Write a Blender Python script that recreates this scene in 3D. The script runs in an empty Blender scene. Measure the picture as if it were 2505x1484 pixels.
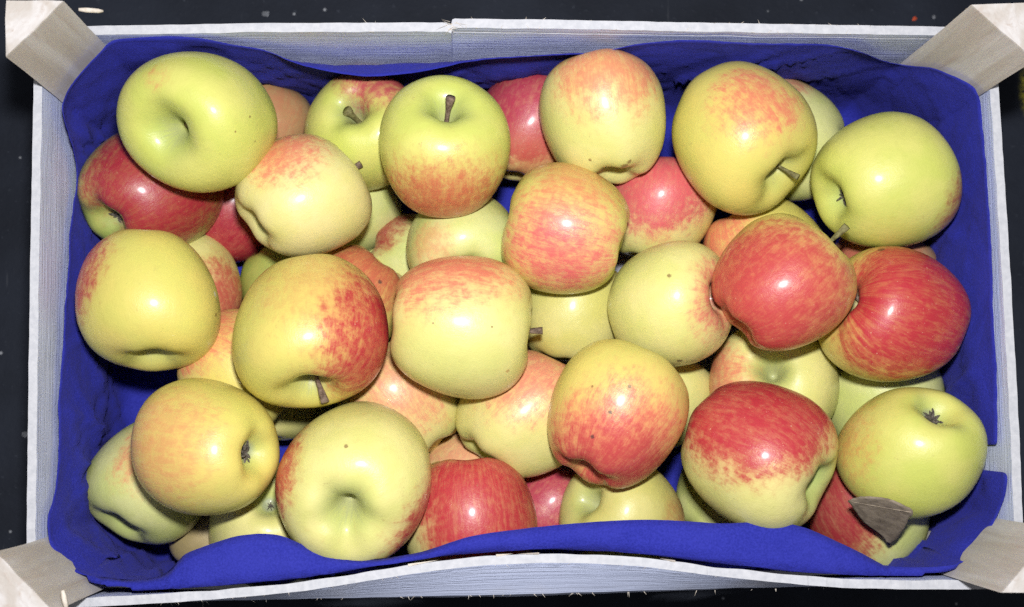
import bpy, math, random
import numpy as np
from mathutils import Vector, Matrix, noise

random.seed(7)
rng = np.random.default_rng(11)
scn = bpy.context.scene
COL = scn.collection

# ------------------------------------------------------------------ camera
IMG_W, IMG_H, FPX = 2504.0, 1484.0, 3200.0        # photo measured at this size
RIGHT = Vector((0.99907, -0.01547, 0.04019)); UP = Vector((0.01169, 0.99564, 0.09249))
FWD = Vector((0.04144, 0.09194, -0.99490)); CAM = Vector((-0.03575, -0.06018, 0.81342))
cd = bpy.data.cameras.new('camera'); cam = bpy.data.objects.new('camera', cd); COL.objects.link(cam)
cam.matrix_world = Matrix(((RIGHT.x, UP.x, -FWD.x, CAM.x), (RIGHT.y, UP.y, -FWD.y, CAM.y),
                           (RIGHT.z, UP.z, -FWD.z, CAM.z), (0, 0, 0, 1)))
cd.sensor_width = 36.0; cd.lens = 36.0 * FPX / IMG_W
cd.clip_start = 0.02; cd.clip_end = 50
cd.dof.use_dof = True; cd.dof.focus_distance = 0.672; cd.dof.aperture_fstop = 9.0
scn.camera = cam

# ------------------------------------------------------------------ world (dim room) and the camera flash
w = bpy.data.worlds.new('World'); scn.world = w; w.use_nodes = True
bg = w.node_tree.nodes['Background']; bg.inputs[0].default_value = (0.95, 0.95, 0.97, 1); bg.inputs[1].default_value = 0.17
ld = bpy.data.lights.new('camera_flash', 'AREA'); ld.shape = 'RECTANGLE'; ld.size = 0.052; ld.size_y = 0.03
ld.energy = 7.6; ld.color = (0.985, 0.985, 1.0)
flash = bpy.data.objects.new('camera_flash', ld); COL.objects.link(flash)
FP = CAM + UP * 0.098 + RIGHT * 0.012 - FWD * 0.01
flash.location = FP
flash.rotation_euler = (Vector((0, 0, 0.1)) - FP).to_track_quat('-Z', 'Y').to_euler()
vs = scn.view_settings
vs.view_transform = 'Standard'; vs.look = 'None'; vs.exposure = 0.05; vs.gamma = 1.0; vs.use_curve_mapping = False
scn.render.engine = 'CYCLES'
scn.cycles.max_bounces = 4; scn.cycles.diffuse_bounces = 3; scn.cycles.use_light_tree = False; scn.cycles.caustics_reflective = False; scn.cycles.use_denoising = False; scn.cycles.use_adaptive_sampling = True; scn.cycles.adaptive_threshold = .025; scn.cycles.adaptive_min_samples = 20

HR = 0.15                      # height of the crate's rim above the ground
def ray(x, y):
    return FWD + RIGHT * ((x - IMG_W / 2) / FPX) - UP * ((y - IMG_H / 2) / FPX)
def at(x, y, z):
    d = ray(x, y); return CAM + d * ((z - CAM.z) / d.z)

# ------------------------------------------------------------------ helpers
def tag(o, label=None, cat=None, group=None, kind=None):
    if label: o['label'] = label
    if cat: o['category'] = cat
    if group: o['group'] = group
    if kind: o['kind'] = kind
    return o
def mesh_obj(name, verts, faces, mat, parent=None, smooth=True):
    me = bpy.data.meshes.new(name)
    me.from_pydata([tuple(v) for v in verts], [], [tuple(f) for f in faces]); me.update()
    if smooth: me.polygons.foreach_set('use_smooth', [True] * len(me.polygons))
    if mat: me.materials.append(mat)
    o = bpy.data.objects.new(name, me); COL.objects.link(o)
    if parent: o.parent = parent
    return o
def catmull(pts, n):
    P = np.array(pts, float); m = len(P)
    seg = np.r_[0, np.cumsum(np.linalg.norm(np.diff(P, axis=0), axis=1))]
    t = np.linspace(0, seg[-1], n); out = []
    for tt in t:
        i = min(max(np.searchsorted(seg, tt) - 1, 0), m - 2)
        u = (tt - seg[i]) / max(seg[i + 1] - seg[i], 1e-9)
        p0, p1, p2, p3 = P[max(i - 1, 0)], P[i], P[i + 1], P[min(i + 2, m - 1)]
        out.append(.5 * ((2 * p1) + (p2 - p0) * u + (2 * p0 - 5 * p1 + 4 * p2 - p3) * u * u + (3 * p1 - p0 - 3 * p2 + p3) * u ** 3))
    return np.array(out)
def tube(path, radii, seg=10):
    """closed tapered tube along a path -> verts, faces"""
    P = [Vector(p) for p in path]; V = []; F = []
    up = Vector((0.3, 0.8, 0.2)).normalized()
    for i, p in enumerate(P):
        d = (P[min(i + 1, len(P) - 1)] - P[max(i - 1, 0)]).normalized()
        a = d.cross(up).normalized(); b = d.cross(a)
        for k in range(seg):
            t = 2 * math.pi * k / seg
            V.append(p + (a * math.cos(t) + b * math.sin(t)) * radii[i])
    for i in range(len(P) - 1):
        for k in range(seg):
            F.append((i * seg + k, i * seg + (k + 1) % seg, (i + 1) * seg + (k + 1) % seg, (i + 1) * seg + k))
    F.append(tuple(range(seg - 1, -1, -1))); F.append(tuple(range((len(P) - 1) * seg, len(P) * seg)))
    return V, F

class NT:
    def __init__(s, name):
        s.m = bpy.data.materials.new(name); s.m.use_nodes = True; s.t = s.m.node_tree; s.N = s.t.nodes; s.L = s.t.links
        s.b = s.N['Principled BSDF']
    def n(s, typ, **kw):
        x = s.N.new(typ)
        for k, v in kw.items(): setattr(x, k, v)
        return x
    def put(s, sock, v):
        if hasattr(v, 'is_output'): s.L.new(v, sock)
        elif isinstance(v, (tuple, list, Vector)) and len(v) == 3 and sock.type == 'RGBA': sock.default_value = (*v, 1)
        else: sock.default_value = v
    def math(s, op, a, b=0.0, c=0.0, clamp=False):
        x = s.n('ShaderNodeMath', operation=op, use_clamp=clamp)
        for i, v in enumerate((a, b, c)): s.put(x.inputs[i], v)
        return x.outputs[0]
    def vec(s, op, a, b=(0, 0, 0), scale=None):
        x = s.n('ShaderNodeVectorMath', operation=op)
        s.put(x.inputs[0], a); s.put(x.inputs[1], b)
        if scale is not None: s.put(x.inputs['Scale'], scale)
        return x.outputs[1] if op in ('DOT_PRODUCT', 'LENGTH', 'DISTANCE') else x.outputs[0]
    def noise(s, v, scale, detail=3, rough=.5, dist=0.0):
        x = s.n('ShaderNodeTexNoise'); s.put(x.inputs['Vector'], v); x.inputs['Scale'].default_value = scale
        x.inputs['Detail'].default_value = detail; x.inputs['Roughness'].default_value = rough; x.inputs['Distortion'].default_value = dist
        return x.outputs[0]
    def ramp(s, v, lo, hi, a=0.0, b=1.0, smooth=True):
        x = s.n('ShaderNodeMapRange'); x.interpolation_type = 'SMOOTHSTEP' if smooth else 'LINEAR'
        for i, q in enumerate((v, lo, hi, a, b)): s.put(x.inputs[i], q)
        return x.outputs[0]
    def mix(s, f, a, b, mode='MIX'):
        x = s.n('ShaderNodeMix', data_type='RGBA', blend_type=mode)
        s.put(x.inputs[0], f); s.put(x.inputs[6], a); s.put(x.inputs[7], b)
        return x.outputs[2]
    def bump(s, h, strength, dist):
        x = s.n('ShaderNodeBump'); x.inputs['Strength'].default_value = strength; x.inputs['Distance'].default_value = dist
        s.put(x.inputs['Height'], h); s.L.new(x.outputs[0], s.b.inputs['Normal'])

# ------------------------------------------------------------------ materials of the setting
def mat_ground():
    g = NT('dark_rubber_floor'); co = g.n('ShaderNodeTexCoord').outputs['Object']
    n1 = g.noise(co, 9, 5, .6); n2 = g.noise(co, 260, 3, .6)
    c = g.mix(g.ramp(n1, .3, .75), (.007, .009, .015), (.016, .020, .031))
    c = g.mix(g.ramp(n2, .62, .8), c, (.032, .037, .050))
    v = g.n('ShaderNodeTexVoronoi'); g.put(v.inputs['Vector'], co); v.inputs['Scale'].default_value = 95
    sel = g.math('GREATER_THAN', g.vec('DOT_PRODUCT', v.outputs['Color'], (1, 0, 0)), .72)
    dot = g.math('MULTIPLY', sel, g.ramp(v.outputs['Distance'], .05, .13, 1, 0))
    c = g.mix(g.math('MULTIPLY', dot, .75), c, (.30, .31, .33))
    sc = g.n('ShaderNodeMapping'); g.put(sc.inputs[0], co); sc.inputs['Scale'].default_value = (300, 22, 1); sc.inputs['Rotation'].default_value = (0, 0, .5)
    c = g.mix(g.math('MULTIPLY', g.ramp(g.noise(sc.outputs[0], 1, 2), .70, .78), .25), c, (.08, .085, .095))
    ym = g.vec('SUBTRACT', co, tuple(at(2512, 225, 0)))
    ym = g.vec('LENGTH', g.vec('MULTIPLY', ym, (1, .35, 1)))
    yel = g.math('MULTIPLY', g.ramp(ym, .002, .007, 1, 0), g.ramp(n2, .35, .6))
    c = g.mix(yel, c, (.25, .22, .02))
    g.put(g.b.inputs['Base Color'], c); g.b.inputs['Roughness'].default_value = .7; g.b.inputs['Specular IOR Level'].default_value = .18
    g.bump(g.math('ADD', n2, g.math('MULTIPLY', n1, .5)), .35, .001)
    return g.m
def mat_veneer(name, axis, tint=(1, 1, 1)):
    g = NT(name); co = g.n('ShaderNodeTexCoord').outputs['Object']
    mp = g.n('ShaderNodeMapping'); g.put(mp.inputs[0], co)
    s = [620, 620, 620]; s[axis] = 11
    mp.inputs['Scale'].default_value = s
    fine = g.noise(mp.outputs[0], 1, 4, .65, .4)
    mp2 = g.n('ShaderNodeMapping'); g.put(mp2.inputs[0], co)
    s2 = [130, 130, 130]; s2[axis] = 4
    mp2.inputs['Scale'].default_value = s2
    band = g.noise(mp2.outputs[0], 1, 3, .5, .6)
    a = tuple(x * y for x, y in zip((.52, .58, .80), tint)); b = tuple(x * y for x, y in zip((.67, .72, .91), tint))  # wood colour carries the blue light bounced off the lining paper
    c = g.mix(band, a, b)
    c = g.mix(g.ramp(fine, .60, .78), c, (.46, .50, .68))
    c = g.mix(g.math('MULTIPLY', g.ramp(g.noise(co, 14, 3), .55, .75), .35), c, (.70, .64, .55))
    g.put(g.b.inputs['Base Color'], c); g.b.inputs['Roughness'].default_value = .72; g.b.inputs['Specular IOR Level'].default_value = .25
    g.bump(fine, .6, .0012)
    return g.m
def mat_post():
    g = NT('pine_post'); co = g.n('ShaderNodeTexCoord').outputs['Object']
    mp = g.n('ShaderNodeMapping'); g.put(mp.inputs[0], co); mp.inputs['Scale'].default_value = (240, 240, 12)
    fine = g.noise(mp.outputs[0], 1, 4, .6, .5)
    mp2 = g.n('ShaderNodeMapping'); g.put(mp2.inputs[0], co); mp2.inputs['Scale'].default_value = (60, 60, 5)
    band = g.noise(mp2.outputs[0], 1, 2, .5, 1.2)
    wv = g.n('ShaderNodeTexWave', wave_type='RINGS', rings_direction='Z'); g.put(wv.inputs['Vector'], co)
    wv.inputs['Scale'].default_value = 105; wv.inputs['Distortion'].default_value = 5; wv.inputs['Detail'].default_value = 2; wv.inputs['Detail Scale'].default_value = 1.2
    c = g.mix(g.ramp(band, .35, .65), (.49, .445, .40), (.60, .57, .55))
    c = g.mix(g.ramp(fine, .52, .75), c, (.47, .40, .35))
    c = g.mix(g.math('MULTIPLY', g.ramp(wv.outputs['Fac'], .2, .9), .14), c, (.46, .38, .33))
    g.put(g.b.inputs['Base Color'], c); g.b.inputs['Roughness'].default_value = .75; g.b.inputs['Specular IOR Level'].default_value = .2
    g.bump(fine, .5, .001)
    return g.m
def mat_paper():
    g = NT('blue_tissue_paper'); co = g.n('ShaderNodeTexCoord').outputs['Object']
    n = g.noise(co, 900, 3, .7); n2 = g.noise(co, 26, 4, .6)
    c = g.mix(g.ramp(n, .3, .7), (.020, .025, .28), (.034, .040, .385))
    c = g.mix(g.math('MULTIPLY', g.ramp(n2, .4, .7), .3), c, (.046, .052, .41))
    g.put(g.b.inputs['Base Color'], c); g.b.inputs['Roughness'].default_value = .85; g.b.inputs['Specular IOR Level'].default_value = .15
    g.b.inputs['Sheen Weight'].default_value = .12; g.b.inputs['Sheen Tint'].default_value = (.30, .28, .9, 1); g.b.inputs['Sheen Roughness'].default_value = .5
    vm = g.vec('ADD', co, g.vec('SCALE', g.n('ShaderNodeTexNoise').outputs['Color'], scale=.02))
    v = g.n('ShaderNodeTexVoronoi', feature='DISTANCE_TO_EDGE'); g.put(v.inputs['Vector'], vm); v.inputs['Scale'].default_value = 17
    v2 = g.n('ShaderNodeTexVoronoi', feature='DISTANCE_TO_EDGE'); g.put(v2.inputs['Vector'], vm); v2.inputs['Scale'].default_value = 39
    cr = g.math('ADD', g.ramp(v.outputs['Distance'], 0, .30, 0, 1, False), g.math('MULTIPLY', g.ramp(v2.outputs['Distance'], 0, .25, 0, 1, False), .3))
    g.bump(g.math('ADD', g.math('MULTIPLY', cr, 2.2), g.math('ADD', n, g.math('MULTIPLY', n2, .6))), .42, .0014)
    tr = g.n('ShaderNodeBsdfTranslucent'); tr.inputs[0].default_value = (.02, .03, .36, 1)
    mx = g.n('ShaderNodeMixShader'); mx.inputs[0].default_value = .14
    out = g.N['Material Output']
    g.L.new(g.b.outputs[0], mx.inputs[1]); g.L.new(tr.outputs[0], mx.inputs[2]); g.L.new(mx.outputs[0], out.inputs[0])
    return g.m
def mat_plain(name, c1, c2, scale, rough=.7, bump=.4):
    g = NT(name); co = g.n('ShaderNodeTexCoord').outputs['Object']
    n = g.noise(co, scale, 5, .65)
    g.put(g.b.inputs['Base Color'], g.mix(g.ramp(n, .3, .7), c1, c2)); g.b.inputs['Roughness'].default_value = rough
    g.b.inputs['Specular IOR Level'].default_value = .25
    g.bump(n, bump, .0008)
    return g.m
M_GROUND = mat_ground(); M_VX = mat_veneer('poplar_veneer_bluelit_lengthwise', 0); M_VY = mat_veneer('poplar_veneer_bluelit_crosswise', 1)
M_EDGE = mat_plain('poplar_cut_edge', (.45, .455, .485), (.54, .54, .565), 260, .7, .5)
M_POST = mat_post(); M_PAPER = mat_paper()
M_STEM = mat_plain('apple_stem_bark', (.075, .045, .03), (.24, .17, .12), 420, .75, .6)
M_STEMG = mat_plain('green_apple_stem', (.10, .085, .03), (.24, .22, .09), 380, .7, .5)
M_CALYX = mat_plain('dry_calyx', (.035, .028, .022), (.17, .15, .12), 700, .85, .6)
M_CALYXG = mat_plain('greyish_green_calyx', (.10, .11, .08), (.27, .29, .22), 500, .8, .5)
M_LEAF = mat_plain('dry_brown_leaf', (.17, .135, .10), (.30, .245, .185), 210, .7, .35)
M_CHIP = mat_plain('wood_splinter', (.55, .47, .38), (.72, .66, .58), 300, .7, .3)

# ------------------------------------------------------------------ ground
S = 3.0; nG = 2
ground = mesh_obj('ground', [(-S, -S, 0), (S, -S, 0), (S, S, 0), (-S, S, 0)], [(0, 1, 2, 3)], M_GROUND, smooth=False)
tag(ground, kind='structure')

# ------------------------------------------------------------------ crate
crate = bpy.data.objects.new('fruit_crate', None); COL.objects.link(crate)
tag(crate, 'shallow pale wooden fruit crate with triangular corner posts, holding all the apples', 'crate')
XI, YI, TH = 0.2457, 0.1418, 0.0045

def panel(name, mat, axis, pts_top, pts_bot, z0, z1, th, sgn, seg=90, rows=10, groove=None, rough=.0004, seed=0, bend=None):
    """thin board: (u, v) outer line at its top and bottom edge; u runs along `axis`; th goes inward (-sgn)"""
    ut = np.array([p[0] for p in pts_top]); vt = np.array([p[1] for p in pts_top])
    ub = np.array([p[0] for p in pts_bot]); vb = np.array([p[1] for p in pts_bot])
    us = np.unique(np.r_[np.linspace(ut[0], ut[-1], seg), ut])
    fr = sorted(set(list(np.linspace(0, 1, rows)) + ([.90, .905, .915, .92] if groove else [])))
    V = []; F = []
    nU, nR = len(us), len(fr)
    def pos(u, v, z): return (u, v, z) if axis == 0 else (v, u, z)
    for side in (0, 1):
        for j, q in enumerate(fr):
            for i, u in enumerate(us):
                v = np.interp(u, ut, vt) * q ** 1.3 + np.interp(u, ub, vb) * (1 - q ** 1.3)
                if bend:
                    vm = np.interp(u, ub, bend); k = .70
                    v = np.interp(u, ub, vb) * (1 - q / k) + vm * q / k if q < k else vm + (np.interp(u, ut, vt) - vm) * (q - k) / (1 - k)
                z = z0 + (z1 - z0) * q
                n = noise.noise((u * 60 + seed, side * 7, q * 3)) * rough
                if j in (0, nR - 1): z += noise.noise((u * 180 + seed, 3.3, j)) * rough * 1.3 + noise.noise((u * 900, seed, j)) * rough * .6
                vv = v - sgn * (th * side + (n if side else n * .5))
                if side == 1 and groove and u > groove and .903 < q < .918: vv += sgn * .0022
                V.append(pos(u, vv, z))
    g = nU * nR
    for j in range(nR - 1):
        for i in range(nU - 1):
            a = j * nU + i; F.append((a, a + 1, a + nU + 1, a + nU)); F.append((g + a, g + a + nU, g + a + nU + 1, g + a + 1))
    for i in range(nU - 1):
        F.append((i, g + i, g + i + 1, i + 1)); a = (nR - 1) * nU + i; F.append((a, a + 1, g + a + 1, g + a))
    for j in range(nR - 1):
        a = j * nU; F.append((a, a + nU, g + a + nU, g + a)); a = j * nU + nU - 1; F.append((a, g + a, g + a + nU, a + nU))
    o = mesh_obj(name, V, F, mat, crate, smooth=False)
    o.data.materials.append(M_EDGE)
    for p in o.data.polygons:
        if abs(p.normal.z) > .8: p.material_index = 1
    return o
SL = 0.072                         # height of an upper side board
top_line = [(-.2503, .1464), (-.217, .1467), (-.1351, .1479), (-.0405, .1480), (-.0385, .1476), (-.0375, .1470), (-.0368, .1496), (-.0355, .1501), (.0136, .1493), (.0800, .1478), (.1425, .1465), (.219, .1450), (.2503, .1444)]
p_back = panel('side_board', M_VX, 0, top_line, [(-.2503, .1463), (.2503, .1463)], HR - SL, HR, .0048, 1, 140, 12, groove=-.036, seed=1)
tag(p_back, 'long side board with a split in its upper edge')
bow = [(-.2503, -.1470), (-.2119, -.1463), (-.17, -.1447), (-.121, -.1416), (-.095, -.1384), (-.0679, -.1346), (-.034, -.1309), (.0003, -.1295), (.030, -.1304), (.0552, -.1324), (.1032, -.1391), (.1586, -.1449), (.2144, -.1468), (.2503, -.1469)]
bow = [tuple(p) for p in catmull(bow, 60)]
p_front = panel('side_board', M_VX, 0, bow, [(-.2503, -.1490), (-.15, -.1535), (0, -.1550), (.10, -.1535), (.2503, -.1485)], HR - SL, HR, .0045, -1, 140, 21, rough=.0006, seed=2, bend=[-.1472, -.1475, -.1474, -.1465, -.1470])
tag(p_front, 'long side board bowed inward at its splintered upper edge')
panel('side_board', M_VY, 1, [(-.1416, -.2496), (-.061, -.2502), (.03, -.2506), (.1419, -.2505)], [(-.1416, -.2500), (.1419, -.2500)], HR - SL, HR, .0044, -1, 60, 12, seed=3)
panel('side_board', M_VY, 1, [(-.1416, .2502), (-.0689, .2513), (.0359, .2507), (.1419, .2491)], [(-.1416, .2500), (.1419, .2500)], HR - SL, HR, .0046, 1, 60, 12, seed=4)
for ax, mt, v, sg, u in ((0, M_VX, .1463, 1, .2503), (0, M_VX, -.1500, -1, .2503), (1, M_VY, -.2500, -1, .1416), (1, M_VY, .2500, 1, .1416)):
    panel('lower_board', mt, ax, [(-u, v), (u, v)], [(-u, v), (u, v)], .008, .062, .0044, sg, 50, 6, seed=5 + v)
# bottom of the crate: thin boards with gaps
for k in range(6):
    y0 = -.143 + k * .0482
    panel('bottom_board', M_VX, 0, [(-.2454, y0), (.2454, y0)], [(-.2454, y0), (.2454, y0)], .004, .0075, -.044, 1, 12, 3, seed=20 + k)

def post(name, a, b, corner, h, seed):
    """triangular prism; a, b ends of the face that looks into the crate"""
    zs = np.r_[np.linspace(0.0, h - .001, 12), h]
    A, B, Cn = np.array(a), np.array(b), np.array(corner); V = []; F = []
    nF = 14
    def outline():
        pts = [A + (B - A) * t for t in np.linspace(0, 1, nF)]
        pts += [B + (Cn - B) * t for t in (.33, .67)] + [Cn] + [Cn + (A - Cn) * t for t in (.33, .67)]
        return pts
    base = outline(); cen = (A + B + Cn) / 3; n = len(base)
    for j, z in enumerate(zs):
        for i, q in enumerate(base):
            s = 1.0 - (.016 if j == len(zs) - 1 else 0)
            q2 = cen + (q - cen) * s
            nn = noise.noise((q[0] * 90 + seed, q[1] * 90, z * 18)) * .0007 + noise.noise((q[0] * 400 + seed, q[1] * 400, z * 25)) * .0003
            d = (cen - q); d = d / np.linalg.norm(d)
            q2 = q2 + d * (nn + (.0008 if i in (0, nF - 1) else 0))
            zz = z + (noise.noise((q[0] * 200, q[1] * 200, seed)) * .0006 if j >= len(zs) - 2 else 0)
            V.append((q2[0], q2[1], zz))
    for j in range(len(zs) - 1):
        for i in range(n):
            F.append((j * n + i, j * n + (i + 1) % n, (j + 1) * n + (i + 1) % n, (j + 1) * n + i))
    F.append(tuple(range((len(zs) - 1) * n, len(zs) * n))); F.append(tuple(range(n - 1, -1, -1)))
    o = mesh_obj(name, V, F, M_POST, crate, smooth=False)
    # grain and rings run along this post's own height
    c0 = Vector((Cn[0], Cn[1], 0)) * 1.06
    o.data.transform(Matrix.Translation(-c0)); o.location = c0
    return o
HP = HR + .058
post('corner_post', (-.2453, .1132), (-.2180, .1412), (-.2453, .1412), HP, 1.7)
post('corner_post', (.2133, .1386), (.2440, .1100), (.2452, .1395), HP - .001, 5.1)
post('corner_post', (-.2182, -.1412), (-.2455, -.1127), (-.2455, -.1412), HP, 9.4)
post('corner_post', (.2440, -.1120), (.2140, -.1420), (.2455, -.1418), HP - .002, 12.8)

# splinters on the crate
def sliver(name, p, q, r, parent=crate, mat=M_CHIP, bend=.0):
    P, Q = Vector(p), Vector(q); m = (P + Q) / 2 + Vector((0, 0, bend))
    V, F = tube([P, P.lerp(m, .6), m, m.lerp(Q, .6), Q], [r * .6, r, r, r * .9, r * .5], 6)
    return mesh_obj(name, V, F, mat, parent)
sliver('splinter', at(192, 23, HR + .034), at(252, 27, HR + .028), .0013)
sliver('splinter', at(153, 1443, HR + .045), at(163, 1490, HR + .043), .0013)
V = []; F = []
def hair(p, d, l, r=.00016):
    d = Vector(d).normalized(); a = d.cross(Vector((.2, .5, .8))).normalized() * r; b = d.cross(a).normalized() * r
    p = Vector(p); tip = p + d * l + Vector((random.uniform(-1, 1), random.uniform(-1, 1), random.uniform(-1, 1))) * l * .15
    n = len(V); V.extend([p + a, p - a * .5 + b, p - a * .5 - b, tip]); F.extend([(n, n + 1, n + 3), (n + 1, n + 2, n + 3), (n + 2, n, n + 3)])
bu = np.array([p[0] for p in bow]); bv = np.array([p[1] for p in bow])
for k in range(70):
    u = random.uniform(-.20, .20)
    if random.random() < .4:
        hair((u, np.interp(u, bu, bv), HR - .0004), (random.uniform(-1, 1), -.6, random.uniform(-.4, .5)), random.uniform(.0008, .0025))
    else:
        hair((u, -.1475, HR - .022), (random.uniform(-1, 1), -.7, random.uniform(-.3, .6)), random.uniform(.001, .0035))
for k in range(36):
    u = random.uniform(-.10, .2); hair((u, np.interp(u, [p[0] for p in top_line], [p[1] for p in top_line]) - random.choice((0, .0048)), HR), (random.uniform(-1, 1), random.uniform(-.5, .9), .4), random.uniform(.001, .0035))
for k in range(14):
    hair((-.0375 + random.uniform(-.002, .003), .1462 + random.uniform(-.002, .003), HR), (random.uniform(-1, 1), random.uniform(-1, .3), .2), random.uniform(.003, .009))
for u, l in ((.0035, .012), (-.062, .014), (-.018, .009), (.072, .009)):
    y = np.interp(u, bu, bv) + .0046
    hair((u, y, HR), (1 if u < 0 else -1, .12, .05), l, .0007)
fz = mesh_obj('splinters', V, F, M_CHIP, crate, smooth=False); fz['kind'] = 'stuff'

# ------------------------------------------------------------------ apples
PROF = [(0, -.60), (.07, -.605), (.15, -.66), (.24, -.76), (.36, -.845), (.50, -.845), (.66, -.75), (.83, -.53), (.955, -.20), (1.0, .14), (.975, .42), (.86, .69), (.68, .86), (.49, .925), (.33, .905), (.21, .80), (.115, .62), (.05, .47), (0, .43)]
NR, NSEG = 46, 56
_pr = catmull(PROF, NR)
BASE = dict(pale=((.69, .63, .24), (.62, .60, .19)), cream=((.70, .61, .27), (.65, .59, .21)), yellow=((.66, .55, .14), (.60, .55, .13)), green=((.61, .59, .155), (.53, .56, .12)),
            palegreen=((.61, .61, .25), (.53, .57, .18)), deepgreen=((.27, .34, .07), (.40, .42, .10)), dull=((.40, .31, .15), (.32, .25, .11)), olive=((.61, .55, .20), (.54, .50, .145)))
BL = dict(brick=((.56, .14, .085), (.45, .035, .045)), red=((.58, .085, .075), (.42, .006, .034)), crimson=((.46, .045, .055), (.32, .006, .030)), pink=((.72, .33, .19), (.64, .075, .105)), coral=((.72, .39, .16), (.67, .12, .095)),
          orange=((.69, .38, .14), (.64, .20, .085)), rust=((.60, .29, .11), (.50, .10, .06)), magenta=((.50, .065, .11), (.39, .013, .065)))

def apple_material(key, R, base, blush, rot, seed, opt):
    g = NT('apple_skin_' + base); co = g.n('ShaderNodeTexCoord').outputs['Object']
    P = g.vec('SCALE', co, scale=1.0 / R); N = g.vec('NORMALIZE', P)
    sd = tuple(rng.uniform(-40, 40, 3)); Ps = g.vec('ADD', P, sd)
    sep = g.n('ShaderNodeSeparateXYZ'); g.put(sep.inputs[0], P); x, y, z = sep.outputs
    rho = g.math('SQRT', g.math('ADD', g.math('ADD', g.math('MULTIPLY', x, x), g.math('MULTIPLY', y, y)), 1e-4))
    cv = g.n('ShaderNodeCombineXYZ')
    g.put(cv.inputs[0], g.math('DIVIDE', x, rho)); g.put(cv.inputs[1], g.math('DIVIDE', y, rho)); g.put(cv.inputs[2], g.math('MULTIPLY', z, .24))
    sv = g.vec('ADD', cv.outputs[0], sd)
    streak = g.noise(sv, 11, 6, .75, .5); fine = g.noise(sv, 34, 3, .6)
    low = g.noise(Ps, 1.7, 3, .5); mid = g.noise(Ps, 9, 5, .65); speck = g.noise(Ps, 48, 2, .6)
    A, B = BASE[base]
    col = g.mix(g.ramp(low, .32, .68), A, B)
    # greener shoulder round the stem
    gs = g.math('MULTIPLY', g.ramp(rho, .16, .50, 1, 0), g.ramp(z, .2, .5))
    col = g.mix(g.math('MULTIPLY', gs, opt.get('green', .55)), col, (.32, .40, .12))
    gc = g.math('MULTIPLY', g.ramp(rho, .10, .36, 1, 0), g.ramp(z, -.2, -.5))
    col = g.mix(g.math('MULTIPLY', gc, .55), col, (.38, .47, .15))
    gc2 = g.math('MULTIPLY', g.ramp(rho, .07, .17, 1, 0), g.ramp(z, -.2, -.5))
    col = g.mix(g.math('MULTIPLY', gc2, .75), col, (.24, .27, .21))
    col = g.mix(g.math('MULTIPLY', g.ramp(mid, .45, .75), .22), col, tuple(c * .82 for c in B))
    tot = None
    st_ = g.ramp(streak, .34, .66, 0, 1, False); fi_ = g.ramp(fine, .30, .70, 0, 1, False); sp_ = g.ramp(speck, .32, .68, 0, 1, False); mi_ = g.ramp(mid, .32, .68, 0, 1, False)
    for d, edge_, soft, amt, ck, st in blush:
        dl = rot.transposed() @ d
        dt = g.vec('DOT_PRODUCT', N, tuple(dl)); ns = min(1.0, soft * 4.0)
        m = g.math('ADD', g.math('SUBTRACT', dt, edge_), g.math('MULTIPLY', g.math('SUBTRACT', low, .5), .45 * ns))
        m = g.math('ADD', m, g.math('MULTIPLY', g.math('SUBTRACT', mi_, .5), .16 * ns))
        reg = g.ramp(m, -soft * 1.35, soft * 1.35)
        w1 = .34 + .40 * st                                   # streaky skins lean on the meridian streaks, others on mottling
        tex = g.math('ADD', g.math('MULTIPLY', g.math('ADD', g.math('MULTIPLY', st_, .7), g.math('MULTIPLY', fi_, .3)), w1),
                     g.math('MULTIPLY', g.math('ADD', g.math('MULTIPLY', mi_, .75), g.math('MULTIPLY', sp_, .25)), 1 - w1))
        thr = g.ramp(reg, 0, 1, .86, .34, False)
        msk = g.ramp(g.math('SUBTRACT', tex, thr), -.36, .36)
        c1, c2 = BL[ck]
        wash = g.math('MULTIPLY', g.math('POWER', reg, 1.3), amt * .78)
        col = g.mix(wash, col, g.mix(g.math('MULTIPLY', reg, opt.get('deep', .42)), c1, c2))
        k = g.math('MULTIPLY', g.math('MULTIPLY', msk, g.ramp(reg, .05, .75, .15, 1)), amt * .85)
        dk = g.ramp(g.math('ADD', g.math('MULTIPLY', tex, .8), g.math('MULTIPLY', reg, .5)), .45, 1.0)
        col = g.mix(k, col, g.mix(dk, g.mix(.5, c1, c2), c2))
        kk = g.math('MAXIMUM', k, wash)
        tot = kk if tot is None else g.math('MAXIMUM', tot, kk)
    # lenticels: fine dense ones and some larger
    for scl, lo, hi, f in ((9, .050, .105, 1.0), (19, .06, .15, .7)):
        v = g.n('ShaderNodeTexVoronoi'); g.put(v.inputs['Vector'], Ps); v.inputs['Scale'].default_value = scl
        sel = g.ramp(g.vec('DOT_PRODUCT', v.outputs['Color'], (1, 0, 0)), .30, .9)
        dot = g.math('MULTIPLY', g.ramp(v.outputs['Distance'], lo, hi, 1, 0), sel)
        dcol = g.mix(tot if tot is not None else 0.0, (.33, .33, .09), (.82, .58, .42))
        col = g.mix(g.math('MULTIPLY', dot, opt.get('dots', .40) * f), col, dcol)
    # russet flecks
    rf = g.math('MULTIPLY', g.ramp(g.noise(Ps, 5, 2), .66, .74), g.ramp(speck, .52, .66))
    col = g.mix(g.math('MULTIPLY', rf, opt.get('russet', .35)), col, (.30, .20, .08))
    # russet lining of the stem cavity
    cav = g.math('MULTIPLY', g.ramp(g.math('ADD', rho, g.math('MULTIPLY', g.math('SUBTRACT', st_, .5), .22)), .05, .27, 1, 0), g.ramp(z, .2, .5))
    col = g.mix(g.math('MULTIPLY', cav, opt.get('cav', .55)), col, (.30, .30, .19))
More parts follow.
